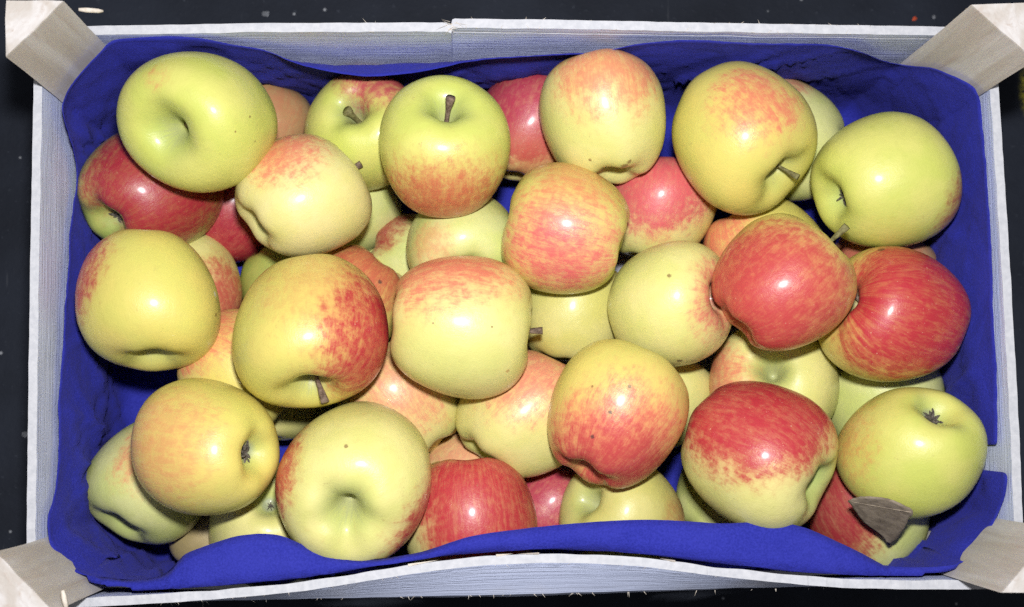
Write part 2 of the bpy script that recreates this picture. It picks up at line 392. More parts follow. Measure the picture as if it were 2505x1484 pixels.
    for d, r, c in opt.get('spots', ()):
        dl = rot.transposed() @ d
        ds = g.math('ADD', g.vec('DISTANCE', N, tuple(dl)), g.math('MULTIPLY', g.math('SUBTRACT', speck, .5), r * 1.1))
        col = g.mix(g.ramp(ds, r * .5, r * 1.2, .75, 0), col, c)
    g.put(g.b.inputs['Base Color'], col)
    g.put(g.b.inputs['Roughness'], g.ramp(g.math('ADD', g.math('MULTIPLY', mid, .6), g.math('MULTIPLY', speck, .4)), .2, .8, .34, .52))
    g.b.inputs['Specular IOR Level'].default_value = .40; g.b.inputs['Coat Weight'].default_value = opt.get('coat', .30); g.b.inputs['Coat Roughness'].default_value = .18; g.b.inputs['Coat IOR'].default_value = 1.45
    g.bump(g.math('ADD', g.math('MULTIPLY', speck, .5), g.math('ADD', mid, g.math('MULTIPLY', streak, .5))), .16, .0016)
    return g.m

STEMLEN = .019
def build_apple(key, pos, R, ptype, pdir, base, blush, label, **opt):
    c = Vector(pos)
    e3 = (CAM - c).normalized(); e1 = (RIGHT - e3 * RIGHT.dot(e3)).normalized(); e2 = e3.cross(e1)
    V2W = Matrix((e1, e2, e3)).transposed()
    pole = (V2W @ Vector(pdir)).normalized()
    if ptype == 'C': pole = -pole
    seed = sum(ord(ch) * (i + 3) for i, ch in enumerate(key)) * 1.37
    rot = Vector((0, 0, 1)).rotation_difference(pole).to_matrix() @ Matrix.Rotation(opt.get('twist', seed), 3, 'Z')
    sx, sy = opt.get('stretch', (1, 1))
    VS = np.array(rot.transposed() @ (V2W @ Matrix.Diagonal((sx, sy, 1)) @ V2W.transposed()) @ rot)
    ph = np.linspace(0, 2 * math.pi, NSEG, endpoint=False)
    r1 = np.random.default_rng(int(seed * 10)); ls = opt.get('lobe', r1.uniform(.6, 1.3)); p5 = r1.uniform(0, 6.28)
    tilt = r1.uniform(-.06, .06, 2); deps = opt.get('cavity', r1.uniform(.85, 1.15))
    pts = []
    for j in range(1, NR - 1):
        q, z = _pr[j]
        up = max(0, z); dn = max(0, -z)
        lob = 1 + ls * (.022 * dn * np.cos(5 * ph + p5) + .012 * up * np.cos(5 * ph + p5 + .5) + .016 * np.cos(2 * ph + p5 * 2) + .010 * np.cos(3 * ph + p5 * 3))
        zz = np.full(NSEG, z, float)
        crown = math.exp(-((q - .40) / .22) ** 2)
        zz += ls * crown * (.020 * (-1 if z < 0 else .8) * np.cos(5 * ph + p5) + (.02 * np.cos(2 * ph + p5) if z > 0 else 0))
        if z > .4 and j > NR * .6 and q < .5: zz -= (deps - 1) * .35 * (1 - q / .5)
        xx = lob * q * np.cos(ph) + tilt[0] * z; yy = lob * q * np.sin(ph) + tilt[1] * z
        zz += (tilt[0] * xx + tilt[1] * yy) * .8
        pts.append(np.stack([xx, yy, zz], 1))
    bot = np.array([[tilt[0] * -.6, tilt[1] * -.6, _pr[0][1]]]); topz = _pr[-1][1] - (deps - 1) * .35
    topp = np.array([[tilt[0] * topz, tilt[1] * topz, topz]])
    vv = np.concatenate([bot] + pts + [topp]) * .985
    if 'groove' in opt:                       # a fold running out of the stem cavity, seen at this view direction
        for gd, gw, gdep in opt['groove']:
            gl = np.array(rot.transposed() @ (V2W @ Vector(gd)).normalized())
            nrm = vv / (np.linalg.norm(vv, axis=1)[:, None] + 1e-9)
            ang = np.linalg.norm(nrm - gl, axis=1); vv *= (1 - gdep * np.exp(-(ang / gw) ** 2))[:, None]
    # gentle dents
    for k in range(4):
        dl = r1.normal(size=3); dl /= np.linalg.norm(dl)
        nrm = vv / (np.linalg.norm(vv, axis=1)[:, None] + 1e-9)
        vv *= (1 + r1.uniform(-.022, .020) * np.exp(-(np.linalg.norm(nrm - dl, axis=1) / .55) ** 2))[:, None]
    vv = (vv @ VS.T) * R
    F = []; nr = NR - 2
    for k in range(NSEG): F.append((0, 1 + (k + 1) % NSEG, 1 + k))
    for j in range(nr - 1):
        for k in range(NSEG):
            a = 1 + j * NSEG; F.append((a + k, a + (k + 1) % NSEG, a + NSEG + (k + 1) % NSEG, a + NSEG + k))
    last = len(vv) - 1; a = 1 + (nr - 1) * NSEG
    for k in range(NSEG): F.append((a + k, a + (k + 1) % NSEG, last))
    bl = [((V2W @ Vector(b[0])).normalized(), *b[1:]) for b in blush]
    o2 = dict(opt)
    if 'spots' in opt: o2['spots'] = [((V2W @ Vector((s[0], s[1], math.sqrt(max(.02, 1 - s[0] ** 2 - s[1] ** 2))))).normalized(), s[2], s[3]) for s in opt['spots']]
    o = mesh_obj('apple', vv, F, apple_material(key, R, base, bl, rot, seed, o2))
    mw = rot.to_4x4(); mw.translation = c; o.matrix_world = mw
    tag(o, label, 'apple', 'apples heaped in the crate')
    # stem (local frame: +z is the stem end)
    sl = opt.get('stem', .014)
    if sl:
        t0 = Vector(vv[last]); lean = opt.get('lean')
        if lean is not None: ld_ = (rot.transposed() @ (V2W @ Vector(lean)).normalized())
        else: ld_ = Vector((r1.uniform(-.35, .35), r1.uniform(-.35, .35), 1)).normalized()
        path = [t0 - Vector((0, 0, .002))]; nst = 7
        for k in range(1, nst + 1):
            u = k / nst; dirn = Vector((0, 0, 1)).lerp(ld_, min(1, u * 1.4)).normalized()
            path.append(path[-1] + dirn * (sl + .002) / nst)
        sr = opt.get('srad', .00125)
        V, Fc = tube(path, [sr * f for f in (1.25, 1.0, .85, .8, .82, .95, 1.35, 1.65)], 9)
        V = [v + Vector((noise.noise(tuple(v * 700)), noise.noise(tuple(v * 650 + Vector((9, 0, 0)))), 0)) * .00022 for v in V]
        mesh_obj('stem', V, Fc, M_STEMG if opt.get('gstem') else M_STEM, o)
    # calyx: dried sepals in the basin at the other end
    if opt.get('calyx', 1):
        b0 = Vector(vv[0]); V = []; Fc = []
        cs = opt.get('csize', 1.0) * R / .037
        for k in range(8):
            a0 = 2 * math.pi * (k + r1.uniform(-.3, .3)) / 8 + seed; ln = r1.uniform(.0016, .0048) * cs * (1.35 if k % 4 == 0 else 1)
            d = Vector((math.cos(a0), math.sin(a0), 0)); side = Vector((-d.y, d.x, 0)) * r1.uniform(-.7, .7)
            cur = b0 + d * .0006 * cs; path = [cur]; lift = r1.uniform(.5, 1.4)
            for m in range(5):
                u = m / 4
                cur = cur + (d * (.5 + u * .8) + side * u - Vector((0, 0, lift * (1 - u * 1.2)))).normalized() * ln / 5
                path.append(cur)
            rad = r1.uniform(.00035, .00065) * cs
            tv, tf = tube(path, [rad * f for f in (1.2, 1.1, 1.0, .8, .5, .2)], 5)
            n0 = len(V); V.extend(tv); Fc.extend([tuple(q + n0 for q in f) for f in tf])
        cx = mesh_obj('calyx', V, Fc, M_CALYX, o, smooth=False)
    return o

DK = (.03, .028, .03); BR = (.20, .10, .035)
APPLES = [
 # key, position, radius, visible end (S stem, C calyx), its direction seen from the camera, skin, blushes, label, options
 ('A1', (-.1690, .1014, .1302), .0388, 'S', (-.52, -.20, .83), 'green', [((-.46, .52, .72), 1.0, .03, .55, 'coral', .1)], 'large green-yellow apple at the corner of the crate, stem hollow facing up', dict(stretch=(1.055, .965), stem=.005, spots=[(.55, .05, .018, BR), (.36, -.12, .014, BR), (.62, -.25, .016, (.2, .2, .06))], groove=[((-.62, -.36, .69), .46, .17), ((.22, .10, .97), .36, -.06)], cavity=1.5, lobe=.6, russet=.2)),
 ('A2', (-.1198, .0624, .1121), .0346, 'C', (-.82, -.52, .30), 'cream', [((-.25, .80, .55), .80, .17, .75, 'coral', .2)], 'cream-yellow apple with coral patch, squeezed under the largest green-yellow apple', dict(stretch=(1.0, .97), stem=.024, lean=(.85, .5, .3), lobe=.9, csize=1.2)),
 ('A3', (-.0420, .0861, .1220), .0357, 'S', (.05, .72, .69), 'green', [((0, -.95, .30), .42, .40, .88, 'rust', .5)], 'upright green apple blushed orange below, brown stem pointing straight up', dict(stem=.023, lean=(.15, .80, .55), srad=.0016, stretch=(1.01, .985), cavity=1.2, russet=.6)),
 ('A4', (.0450, .1033, .1159), .0354, 'C', (.15, -.95, .27), 'pale', [((.05, .82, .58), .64, .28, .66, 'coral', .6)], 'yellow apple with peach blush on top and brown flecks below', dict(spots=[(.33, -.70, .07, BR), (.40, -.62, .045, BR), (-.22, -.62, .03, BR), (.36, -.78, .04, BR)], lobe=1.3, twist=.4)),
 ('A5', (.1186, .0946, .1204), .0386, 'S', (.66, -.58, .48), 'yellow', [((.22, .52, .83), .83, .20, .80, 'coral', .55)], 'big yellow apple with coral-red patch, stem poking out toward the lower right', dict(stem=.027, lean=(.80, -.45, .35), gstem=1, srad=.00105, groove=[((.78, -.62, .05), .35, .06)])),
 ('A6', (.0235, .0430, .1196), .0353, 'C', (.96, -.26, .08), 'green', [((-.12, -.32, .94), .58, .42, .95, 'pink', .75), ((.1, .9, .42), .70, .28, .65, 'orange', .5)], 'yellow-green apple streaked pink all over, lying on its side near the middle', dict(stem=.012, dots=.3)),
 ('A7', (.1970, .0681, .1150), .0384, 'C', (-.80, -.30, .52), 'green', [((.97, -.26, .0), .90, .10, .65, 'crimson', .3)], 'large plain green apple in the blue papered corner, calyx showing', dict(stretch=(.98, 1.0), csize=1.7, lobe=.55)),
 ('A8', (-.1992, .0095, .1175), .0376, 'S', (.02, -.93, .36), 'yellow', [((-.93, .34, .08), .80, .16, .85, 'red', .45)], 'smooth yellow apple with red cheek against the left wall of the crate', dict(stem=0, lobe=.7, cavity=1.1, spots=[(.90, .05, .045, (.75, .72, .60)), (.84, -.22, .03, BR)])),
 ('A9', (-.1121, -.0087, .1313), .0404, 'S', (.05, -.86, .50), 'yellow', [((.30, .60, .74), .60, .42, .28, 'orange', .5), ((.90, -.14, .42), .58, .32, .98, 'red', .55)], 'big yellow apple with crimson side, stem hanging over the apple below', dict(deep=.95, stem=.029, lean=(.30, -.88, .35), srad=.0014, cavity=1.2, lobe=.7)),
 ('A10', (-.0358, -.0084, .1223), .0379, 'C', (-.99, .10, .06), 'pale', [((-.15, .93, .36), .60, .30, .85, 'coral', .8)], 'pale yellow apple with red streaks on top, bright highlight, centre of the heap', dict(stem=.026, lean=(.98, .03, .1), lobe=.7, stretch=(1.075, 1.02), spots=[(.44, .0, .016, BR), (-.33, .05, .014, BR), (.62, -.55, .03, (.45, .28, .10))])),
 ('A11', (.0783, .0031, .1092), .0338, 'S', (.88, .12, .45), 'pale', [((.86, .10, .42), .80, .22, .75, 'pink', .7)], 'pale green-yellow apple with dark crack, overlapped by the round orange-red apple', dict(stem=0, spots=[(.02, .42, .035, BR), (.18, -.86, .05, (.10, .06, .03))])),
 ('A12', (.1333, .0097, .1383), .0360, 'S', (.72, .66, -.20), 'yellow', [((-.30, -.30, .90), .0, .40, .92, 'rust', .25), ((-.30, -.30, .9), .30, .5, .85, 'brick', .45)], 'round orange-red apple lying highest in the heap, stem toward the upper right', dict(stem=.031, lean=(.70, .66, .25), gstem=1, dots=.35, deep=.6)),
 ('A13', (.2008, -.0050, .1167), .0381, 'S', (-.74, .28, .61), 'yellow', [((.45, .15, .87), .24, .36, .98, 'red', .95)], 'red striped apple with pale dots, stem hollow facing left, by right wall', dict(deep=.95, spots=[(-.18, .90, .06, (.08, .03, .02))], stem=.022, lean=(-.45, .82, .35), srad=.0015, dots=.75, cavity=.85, stretch=(1.02, .97))),
 ('A14', (-.1637, -.0696, .1327), .0369, 'C', (.76, -.07, .64), 'yellow', [((-.72, .05, .68), .60, .42, .42, 'coral', .6)], 'yellow apple with faint orange blush, its dark spiky calyx facing right', dict(stretch=(1.02, .96), csize=1.7)),
 ('A15', (-.0897, -.0872, .1207), .0406, 'S', (-.14, -.42, .90), 'pale', [((-.97, .10, .05), .80, .14, .90, 'red', .4), ((.85, -.52, .05), .78, .16, .88, 'red', .5)], 'big green-yellow apple with red rims, stemless hollow facing the viewer', dict(stem=0, cavity=1.05, lobe=1.3, spots=[(-.13, .38, .03, BR)], groove=[((-.75, -.05, .66), .22, .035), ((-.12, -.78, .6), .18, .04), ((.35, -.62, .7), .16, .025)])),
 ('A16', (.0457, -.0573, .1274), .0369, 'C', (-.45, -.86, .24), 'yellow', [((.05, -.75, .66), .18, .50, .85, 'coral', .6), ((-.05, -.85, .50), .50, .40, .85, 'brick', .6)], 'yellow and orange-red apple dotted with small black spots', dict(stretch=(.97, 1.045), lobe=1.3, spots=[(-.06, .07, .032, DK), (-.32, -.28, .034, DK), (.20, .40, .03, (.14, .12, .06)), (-.30, .42, .02, BR)])),
 ('A17', (.1206, -.0774, .1244), .0397, 'S', (.86, -.42, .30), 'pale', [((.02, .80, .60), .30, .28, .97, 'red', .60)], 'large apple, bright red above and cream below, green hollow at its side', dict(deep=.95, stem=0, stretch=(1.03, .955), green=.9, dots=.6, cav=.1)),
 ('A18', (.2051, -.0764, .1225), .0365, 'C', (.40, .70, .59), 'green', [((-.94, .15, .28), .82, .30, .5, 'orange', .4)], 'green-yellow apple resting on the dry leaf, calyx at its top', dict(stretch=(1.02, .955), csize=2.0, lobe=.6)),
 ('B1', (-.2084, .0716, .0809), .0367, 'C', (-.66, -.52, .54), 'deepgreen', [((.25, .22, .94), .22, .38, .96, 'crimson', .5)], 'dark red apple with green end, tucked beneath the large corner apple', dict(deep=.95, csize=1.5, dots=.25)),
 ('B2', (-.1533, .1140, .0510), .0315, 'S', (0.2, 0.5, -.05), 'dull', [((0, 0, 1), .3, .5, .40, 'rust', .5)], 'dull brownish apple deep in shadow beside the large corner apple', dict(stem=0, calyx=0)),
 ('B3', (-.0870, .1049, .0805), .0339, 'S', (-.26, .46, .85), 'green', [((.30, .93, .20), .72, .18, .85, 'magenta', .4)], 'green apple with thick leaning stem and pinkish top edge, under the blue paper', dict(stem=.015, lean=(-.55, .50, .65), srad=.0018, gstem=1, cavity=1.2, lobe=1.3)),
 ('B4', (.0083, .1098, .0658), .0338, 'S', (.3, .9, -.2), 'pale', [((.0, .62, .78), .30, .16, .96, 'magenta', .5), ((.1, -.80, .5), .60, .25, .6, 'rust', .6)], 'dark magenta apple with cream band, wedged between two paler apples', dict(deep=.95, stem=0)),
 ('B5', (.0799, .0605, .0750), .0319, 'S', (.2, .97, -.05), 'pale', [((-.05, .70, .70), .42, .26, .93, 'magenta', .3), ((0, .5, .85), .45, .4, .5, 'pink', .5)], 'pinkish-red apple with cream lower half beneath two large yellow apples', dict(stem=0)),
 ('B6', (.1589, .1024, .0676), .0354, 'S', (-.95, .2, -.1), 'palegreen', [((-.1, .95, .25), .86, .10, .5, 'pink', .3)], 'plain pale green apple half hidden between two apples beside folded blue paper', dict(stem=0)),
 ('B7', (.1396, .0346, .0750), .0347, 'S', (.5, -.85, -.05), 'yellow', [((-.86, .30, .40), .66, .30, .85, 'coral', .8)], 'coral and yellow apple half covered by the round orange-red apple', dict(stem=0)),
 ('B8', (-.0320, .0406, .0823), .0322, 'S', (.08, -.52, .85), 'palegreen', [((-.5, .0, .85), .93, .06, .35, 'coral', .2)], 'pale green apple under the upright stemmed apple, dark hollow facing up', dict(stem=0, cavity=1.2)),
 ('B9', (-.1026, .0714, .0393), .0312, 'S', (0.3, 0.2, -.05), 'palegreen', [], 'small pale green apple low in the shadow right of the cream-yellow apple', dict(stem=0, calyx=0)),
 ('B10', (-.0624, .0365, .0388), .0311, 'S', (0.5, -0.2, -.05), 'palegreen', [((-.62, .72, .3), .80, .14, .85, 'crimson', .4)], 'pale apple with dark red edge, deep beside the hollow-up pale green apple', dict(stem=0, calyx=0)),
 ('B11', (-.0949, .0129, .0726), .0306, 'S', (-.6, -.78, 0), 'yellow', [((.35, .62, .70), .45, .42, .75, 'brick', .8)], 'orange-red apple with one black dot, peeping out above two big yellow apples', dict(stem=0, spots=[(.52, .30, .05, DK)])),
 ('B12', (-.1898, .0190, .0500), .0309, 'S', (-0.4, 0.6, -.05), 'pale', [((.55, -.35, .75), .55, .30, .85, 'brick', .5)], 'small orange-tinged apple just visible behind the smooth yellow apple', dict(stem=0, calyx=0)),
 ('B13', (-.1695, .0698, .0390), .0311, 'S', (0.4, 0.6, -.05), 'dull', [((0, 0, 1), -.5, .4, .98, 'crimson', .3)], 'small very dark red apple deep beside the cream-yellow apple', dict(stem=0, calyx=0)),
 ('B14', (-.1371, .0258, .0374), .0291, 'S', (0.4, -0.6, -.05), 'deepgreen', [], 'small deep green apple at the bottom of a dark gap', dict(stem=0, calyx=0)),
 ('B15', (-.1574, -.0274, .0862), .0334, 'S', (0.5, -0.3, -.05), 'yellow', [((-.66, .66, .36), .66, .30, .80, 'coral', .8)], 'orange-blushed yellow apple between the smooth yellow apple and the spiky-calyx apple', dict(stem=0, calyx=0)),
 ('B16', (.0296, .0028, .0735), .0326, 'S', (.2, .97, -.1), 'olive', [], 'plain pale yellow apple lying below the pink-streaked apple', dict(stem=0)),
 ('B17', (-.0673, -.0480, .0693), .0347, 'S', (-.6, .78, -.05), 'pale', [((0, .3, .95), .62, .42, .55, 'pink', .7)], 'pinkish cream apple beneath the centre apple, beside the stem tip', dict(stem=0)),
 ('B18', (-.0006, -.0561, .0820), .0365, 'C', (-.68, -.70, .20), 'pale', [((.10, .75, .65), .60, .36, .65, 'pink', .7)], 'cream apple with pink upper half, left of the black-spotted apple', dict(stem=0, lobe=1.4)),
 ('B19', (-.0300, -.1105, .0929), .0365, 'S', (.05, -.99, -.05), 'pale', [((.30, .25, .92), .30, .30, .96, 'red', .75)], 'bright red striped apple at the bowed wall, partly behind blue paper', dict(deep=.95, stem=0, dots=.3)),
 ('B20', (.0809, -.0478, .0500), .0311, 'S', (0.3, 0.5, -.05), 'pale', [], 'plain pale yellow apple showing as a sliver beside the black-spotted apple', dict(stem=0, calyx=0)),
 ('B21', (.1444, -.0421, .0706), .0362, 'S', (.0, .30, .95), 'pale', [((-.88, -.05, .42), .72, .20, .78, 'coral', .6)], 'cream apple with hollow facing up, between the two roundest red apples', dict(stem=0, cavity=.8)),
 ('B22', (.2110, -.0525, .0632), .0343, 'S', (-.2, .97, .0), 'palegreen', [], 'plain pale green apple under the red striped apple by the right wall', dict(stem=0)),
 ('B23', (.0150, -.1144, .0420), .0311, 'S', (0.4, 0.5, -.05), 'pale', [((0, 0, 1), -.4, .3, .96, 'magenta', .4)], 'magenta apple glimpsed deep beside the bright red striped apple', dict(stem=0, calyx=0)),
 ('B24', (.0552, -.1145, .0830), .0340, 'S', (-.66, .35, .66), 'olive', [((.9, -.2, .2), .8, .2, .4, 'rust', .3)], 'olive-yellow apple below the black-spotted apple, stem hollow facing left', dict(stem=.012, lean=(-.4, -.8, .3), lobe=.7)),
 ('B25', (.1187, -.1045, .0450), .0300, 'S', (0.4, 0.5, -.05), 'palegreen', [], 'small light green apple low down, under the large red and cream apple', dict(stem=0, calyx=0)),
 ('B26', (.1975, -.1115, .0690), .0364, 'S', (-.55, .80, .22), 'palegreen', [((-.75, .05, .62), .44, .26, .96, 'crimson', .8)], 'half crimson, half pale green apple carrying the dry leaf', dict(deep=.95, stem=.018, lean=(.6, .6, .5), dots=.3)),
 ('B27', (-.2060, -.0866, .0700), .0347, 'S', (-.50, -.82, .28), 'palegreen', [((.10, .42, .88), .76, .22, .66, 'coral', .6)], 'pale green apple with pink patch, nestled in blue paper at lower left', dict(stem=0, cavity=1.2, stretch=(.98, 1.02))),
 ('B28', (-.1405, -.1120, .0760), .0344, 'C', (-.05, .42, .90), 'pale', [], 'pale yellow apple with sunken grey calyx, showing between two larger apples', dict(stem=0, csize=.8)),
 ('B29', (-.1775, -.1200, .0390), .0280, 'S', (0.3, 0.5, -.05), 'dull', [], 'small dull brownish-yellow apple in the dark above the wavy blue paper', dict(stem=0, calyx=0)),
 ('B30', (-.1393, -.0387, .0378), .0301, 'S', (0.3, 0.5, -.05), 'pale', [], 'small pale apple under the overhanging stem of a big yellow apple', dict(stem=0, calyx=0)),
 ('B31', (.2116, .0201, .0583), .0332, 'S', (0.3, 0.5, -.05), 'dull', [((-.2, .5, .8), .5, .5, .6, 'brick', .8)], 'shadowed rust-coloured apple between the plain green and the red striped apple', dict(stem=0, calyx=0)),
 ('B33', (-.0346, -.0956, .0383), .0300, 'S', (0.3, 0.5, -.05), 'pale', [((0, .4, .9), .5, .4, .5, 'pink', .7)], 'small pinkish apple deep in the gap above the bright red striped apple', dict(stem=0, calyx=0)),
]
for key, pos, R, pt, pd, base, bl, label, opt in APPLES:
    build_apple(key, pos, R, pt, pd, base, bl, label, **opt)

# ------------------------------------------------------------------ lining paper
# its free upper edge, walked round the crate from the tear in the right-hand side; e = distance from the board, z = height
PAPER = [  # px, py, mode, value
 (2384, 1192, 'z', .108), (2420, 1161, 'z', .122), (2459, 1158, 'e', .002), (2459, 1203, 'e', .002), (2447, 1240, 'e', .002), (2430, 1276, 'z', .137), (2408, 1320, 'z', .139), (2387, 1356, 'z', .141),
 (2357, 1373, 'z', .142), (2320, 1383, 'z', .1425), (2240, 1387, 'z', .1425), (2170, 1384, 'z', .1425),
 (2153, 1378, 'z', .143), (2103, 1351, 'z', .144), (2036, 1319, 'z', .1445), (1970, 1291, 'z', .145), (1903, 1276, 'z', .145), (1870, 1275, 'z', .145), (1770, 1280, 'z', .145), (1703, 1276, 'z', .145),
 (1603, 1271, 'z', .145), (1503, 1273, 'z', .145), (1370, 1283, 'z', .145), (1237, 1298, 'z', .145), (1153, 1311, 'z', .145), (1103, 1326, 'z', .144), (1036, 1348, 'z', .143), (970, 1361, 'z', .142), (903, 1368, 'z', .141),
 (853, 1366, 'z', .141), (803, 1355, 'z', .141), (736, 1330, 'z', .142), (687, 1310, 'z', .143), (640, 1305, 'z', .143), (600, 1308, 'z', .143), (566, 1314, 'z', .142), (500, 1336, 'z', .141), (455, 1354, 'z', .140), (440, 1368, 'z', .139),
 (400, 1405, 'z', .139), (330, 1418, 'z', .139), (250, 1411, 'z', .139), (197, 1403, 'z', .140), (160, 1383, 'z', .140), (133, 1349, 'z', .140), (120, 1315, 'z', .139), (117, 1266, 'e', .003), (123, 1243, 'e', .003), (137, 1189, 'e', .003),
 (145, 1069, 'e', .003), (143, 989, 'e', .003), (149, 914, 'e', .003), (156, 818, 'e', .003), (160, 742, 'e', .003), (168, 647, 'e', .003), (171, 571, 'e', .003), (180, 500, 'e', .003), (188, 440, 'e', .004), (183, 381, 'e', .005), (168, 328, 'e', .006), (156, 286, 'e', .006), (154, 251, 'e', .006),
 (170, 215, 'e', .006), (205, 170, 'e', .006), (245, 128, 'e', .006), (275, 100, 'e', .006), (331, 93, 'e', .006), (419, 89, 'e', .007), (495, 95, 'e', .009), (571, 110, 'z', .142), (648, 123, 'z', .136), (712, 150, 'z', .130), (788, 171, 'z', .127), (891, 186, 'z', .126), (979, 181, 'z', .127),
 (1055, 170, 'z', .128), (1131, 153, 'z', .131), (1208, 143, 'z', .134), (1343, 135, 'z', .138), (1465, 128, 'z', .139), (1542, 111, 'z', .143), (1618, 102, 'z', .145), (1694, 98, 'z', .146), (1840, 106, 'z', .145), (1943, 107, 'z', .145), (2028, 110, 'z', .144), (2104, 127, 'e', .008),
 (2161, 149, 'e', .006), (2218, 160, 'e', .005), (2276, 166, 'e', .005), (2314, 179, 'e', .005), (2371, 206, 'e', .005), (2390, 228, 'e', .005), (2398, 265, 'e', .004), (2409, 381, 'e', .004), (2416, 480, 'e', .003), (2424, 609, 'e', .003), (2428, 762, 'e', .003), (2436, 900, 'e', .002), (2438, 1000, 'e', .002), (2438, 1060, 'e', .002), (2436, 1086, 'e', .002), (2420, 1080, 'z', .125), (2384, 1062, 'z', .115)]
CH = [(-.2457, -.112), (-.2457, .1128), (-.2175, .1418), (.2133, .1418), (.2457, .1098), (.2457, -.1118), (.2140, -.1460), (-.2180, -.1460)]
CHn = []
for i in range(8):
    a, b = Vector(CH[i]), Vector(CH[(i + 1) % 8]); d = (b - a).normalized(); CHn.append((a, Vector((d.y, -d.x))))
def inset(x, y):
    """distance to the inside of the boards and posts, and the inward normal (soft at the corners)"""
    ds = [((Vector((x, y)) - a).dot(nv)) for a, nv in CHn]
    m = min(ds); n = Vector((0, 0))
    for d, (a, nv) in zip(ds, CHn): n += nv * math.exp(-(d - m) / .012)
    return m, n.normalized()
def edge_point(px, py, mode, val):
    if mode == 'z': return at(px, py, val)
    lo, hi = .02, HR - .002
    if inset(*at(px, py, hi).xy)[0] < val: return at(px, py, hi)
    for _ in range(40):
        m = (lo + hi) / 2
        if inset(*at(px, py, m).xy)[0] < val: lo = m
        else: hi = m
    return at(px, py, hi)
edge = catmull([tuple(edge_point(*p)) for p in PAPER], 900)
bow_in = lambda x: float(np.interp(x, bu, bv)) + .0050
rows = 40
FOLDS = [(-.243, -.020, -.5, .0030, .0050), (-.243, -.047, .25, .0026, .0045), (-.243, -.075, .1, .0035, .0050), (-.243, .030, .3, .0030, .0040), (-.243, .095, -.2, .004, .003), (.150, .140, .9, .0032, .0050), (.185, .140, 1.3, .0030, .0045), (.240, .100, -.6, .0040, .0030), (.243, .020, .5, .0030, .0040), (.243, -.030, -.3, .0040, .0045), (.105, .140, -.4, .003, .003)]
V = []; F = []
slen = np.r_[0, np.cumsum(np.linalg.norm(np.diff(edge, axis=0), axis=1))]
for i, E in enumerate(edge):
    E = Vector(E); s = slen[i]
    m, n = inset(E.x, E.y); n3 = Vector((n.x, n.y, 0))
    ctrl = [E]
    near = [(Vector(a[1]), a[2] * 1.01) for a in APPLES if (Vector(a[1]) - E).length < .11]
    bottom = E.y < -.10 and n.y > .75
    wfold = max(0, min(1, (m - .006) / .008))
    if bottom and m > .004:
        Qx = E.x; Qy = bow_in(Qx) + .0010
        chy = -.1412 + max(0, abs(Qx) - .2125) * 1.05 + .0035
        fold = Vector((Qx, max(Qy, -.1445, chy if abs(Qx) > .2 else -1), HR - .0055 - .003 * (1 - wfold)))
        if fold.y > E.y - .003: fold.y = E.y - .003
        ctrl.append(E.lerp(fold, .33) + Vector((0, 0, .0016 * wfold)))
        ctrl.append(E.lerp(fold, .75) + Vector((0, 0, .0016 * wfold)))
        ctrl.append(fold)
        ctrl.append(Vector((E.x, max(fold.y - .001, chy if abs(Qx) > .2 else -1), .115)))
        ctrl.append(Vector((E.x, max(-.1425, chy if abs(Qx) > .2 else -1), .06)))
    else:
        wall = E - n3 * (m - .0025)
        ctrl.append(E.lerp(wall, .35) - Vector((0, 0, .006)))
        ctrl.append(wall + n3 * .002 - Vector((0, 0, .018)))
        ctrl.append(Vector((wall.x, wall.y, E.z * .62)) + n3 * .0045)
        ctrl.append(Vector((wall.x, wall.y, E.z * .30)) + n3 * .003)
    base = E - n3 * m
    ctrl.append(Vector((base.x, base.y, .0125)) + n3 * .012)
    ctrl.append(Vector((base.x, base.y, .0100)) + n3 * .045)
    ctrl.append(Vector((base.x, base.y, .0098)) + n3 * .078)
    line = catmull([tuple(c) for c in ctrl], rows)
    for j, p in enumerate(line):
        p = Vector(p); t = j / (rows - 1)
        env = min(1, j / 8) * (1 - .7 * max(0, (t - .55) / .45))
        # soft vertical pleats plus sharper diagonal creases
        a = noise.noise((s * 34, t * 2.2, 1.3)) * .0026
        c1 = 1 - min(1, abs(noise.noise((s * 26 + t * 6.0, t * 1.2, 8.1))) * 5)
        c2 = 1 - min(1, abs(noise.noise((s * 40 - t * 7.0, t * 2, 4.7))) * 6)
        f = noise.noise((s * 150, t * 9, 2.9)) * .0004
        c3 = 1 - min(1, abs(noise.noise((s * 15 - t * 3.0, t * 3.5, 11.4))) * 9)
        dd = (a + c1 ** 1.5 * .0030 - c2 ** 2 * .0022 + c3 ** 2 * .0016) * env + f
        if n.y < -.5: dd *= .5
        tang = Vector((-n.y, n.x, 0))
        for fx, fy, sl_, wd, am in FOLDS:
            q = Vector((E.x - fx, E.y - fy, 0))
            if q.length < .06:
                u = q.dot(tang) + sl_ * (E.z - p.z)
                dd += am * math.exp(-abs(u) / wd) * env
        nn = Vector((0, .35, 1)).normalized() if (bottom and t < .30) else n3
        if bottom and t < .30: dd *= .75
        p = p + nn * (max(dd, -.0022) if not bottom else dd)
        if not (bottom and t < .35):                  # the paper yields to the fruit lying against it
            for ac, ar in near:
                q = p - ac; b_ = -q.dot(n3); c_ = q.length_squared - ar * ar
                if c_ < 0:
                    p = p - n3 * min(-b_ + math.sqrt(b_ * b_ - c_), max(0, inset(p.x, p.y)[0] - .0006))
        if j == 0: p.z += noise.noise((s * 300, 5, 5)) * .0004
        V.append(p)
ne = len(edge)
for i in range(ne - 1):
    for j in range(rows - 1):
        a = i * rows + j; F.append((a, a + 1, a + rows + 1, a + rows))
paper = mesh_obj('lining_paper', V, F, M_PAPER)
md = paper.modifiers.new('thickness', 'SOLIDIFY'); md.thickness = .0003; md.offset = 0
tag(paper, 'crumpled royal blue tissue paper lining the inside of the wooden crate', 'paper')

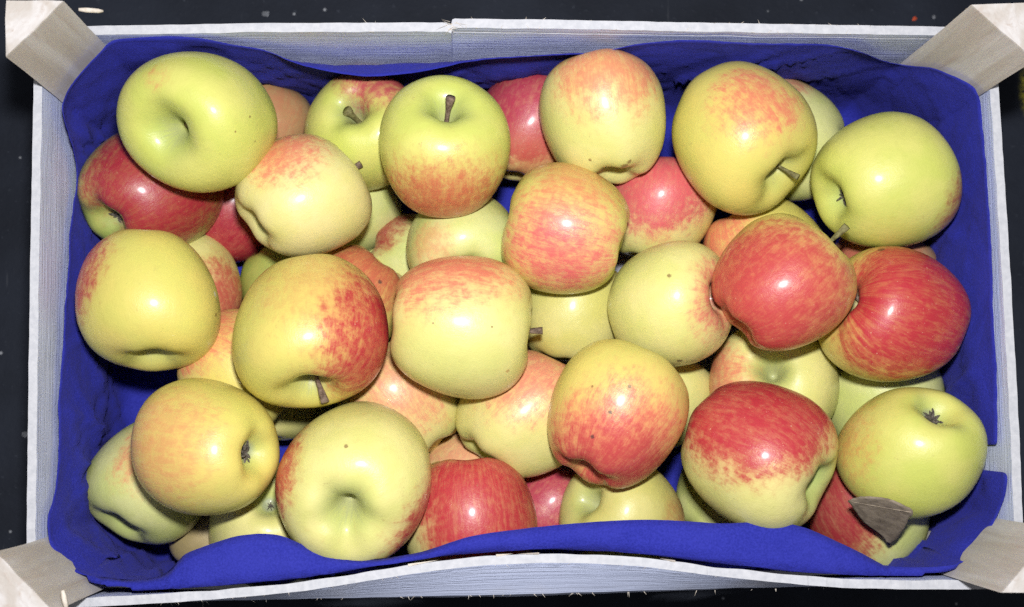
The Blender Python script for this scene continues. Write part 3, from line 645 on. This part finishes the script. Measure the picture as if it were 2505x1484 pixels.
# ------------------------------------------------------------------ dry leaf on the half crimson apple
outl = [(2073, 1225), (2088, 1219), (2104, 1215), (2137, 1215), (2170, 1220), (2193, 1227), (2214, 1238), (2231, 1247), (2230, 1259), (2223, 1266), (2217, 1280), (2210, 1292), (2193, 1316), (2173, 1331), (2165, 1319), (2147, 1303), (2114, 1279), (2094, 1253), (2080, 1232)]
_A = np.linalg.solve(np.array([[2150, 1218, 1], [2073, 1225, 1], [2173, 1331, 1.]]), np.array([.1470, .1310, .1130]))
def leaf_pt(x, y):
    z = _A[0] * x + _A[1] * y + _A[2]
    cup = ((x - 2150) / 80) ** 2 * .0018
    return at(x, y, z + cup + noise.noise((x * .025, y * .025, 1)) * .0013 + noise.noise((x * .07, y * .07, 4)) * .0005)
oc = np.array(catmull(outl + [outl[0]], 60))[:-1]; cx, cy = 2150.0, 1262.0
V = []; F = []; rings = 9; n = len(oc)
for j in range(rings):
    f = 1 - j / rings
    for i, q in enumerate(oc):
        wob = 1 + (noise.noise((i * .9, 2.2, 0)) * .03 if j == 0 else 0)
        V.append(leaf_pt(cx + (q[0] - cx) * f * wob, cy + (q[1] - cy) * f * wob))
V.append(leaf_pt(cx, cy))
for j in range(rings - 1):
    for i in range(n): F.append((j * n + i, j * n + (i + 1) % n, (j + 1) * n + (i + 1) % n, (j + 1) * n + i))
for i in range(n): F.append(((rings - 1) * n + i, (rings - 1) * n + (i + 1) % n, len(V) - 1))
leaf = bpy.data.objects.new('dry_leaf', None); COL.objects.link(leaf); leaf.location = leaf_pt(cx, cy)
tag(leaf, 'torn dry grey-brown leaf lying on the half crimson, half green apple', 'leaf')
lb = mesh_obj('blade', [v - leaf.location for v in V], F, M_LEAF, leaf)
sm = lb.modifiers.new('thickness', 'SOLIDIFY'); sm.thickness = .0005; sm.offset = 0
rib = [leaf_pt(2228 - 150 * t, 1252 - 26 * t) + Vector((0, 0, .0002)) - leaf.location for t in np.linspace(0, 1, 10)]
V, F = tube(rib, list(np.linspace(.0006, .0003, 10)), 6); mesh_obj('midrib', V, F, M_LEAF, leaf)

# ------------------------------------------------------------------ crumbs on the dark ground
def crumb(px, py, s, mat, label):
    p = at(px, py, 0); V = []; F = []
    r1 = random.Random(px)
    for k in range(6):
        a = k * 1.047; V.append((math.cos(a) * s * r1.uniform(.6, 1.3), math.sin(a) * s * r1.uniform(.4, .9), 0))
    V.append((0, 0, s * .6))
    for k in range(6): F.append((k, (k + 1) % 6, 6))
    o = mesh_obj('wood_chip', V, F, mat, smooth=False); o.location = p + Vector((0, 0, .0003)); o.rotation_euler = (0, 0, r1.uniform(0, 3))
    tag(o, label, 'chip')
M_REDBIT = mat_plain('red_crumb', (.40, .05, .02), (.55, .10, .04), 300)
M_DUST = mat_plain('grey_lint', (.10, .105, .12), (.22, .23, .25), 300)
crumb(650, 34, .0030, M_DUST, 'grey lint crumb on the dark ground above the blue-tinted board')
crumb(2237, 45, .0020, M_REDBIT, 'tiny red crumb on the dark ground near the right post')
crumb(2284, 42, .0017, M_DUST, 'tiny pale crumb on dark ground between red crumb and post')
crumb(62, 1062, .0026, M_DUST, 'small pale fibre tuft on the ground beside the left wall')
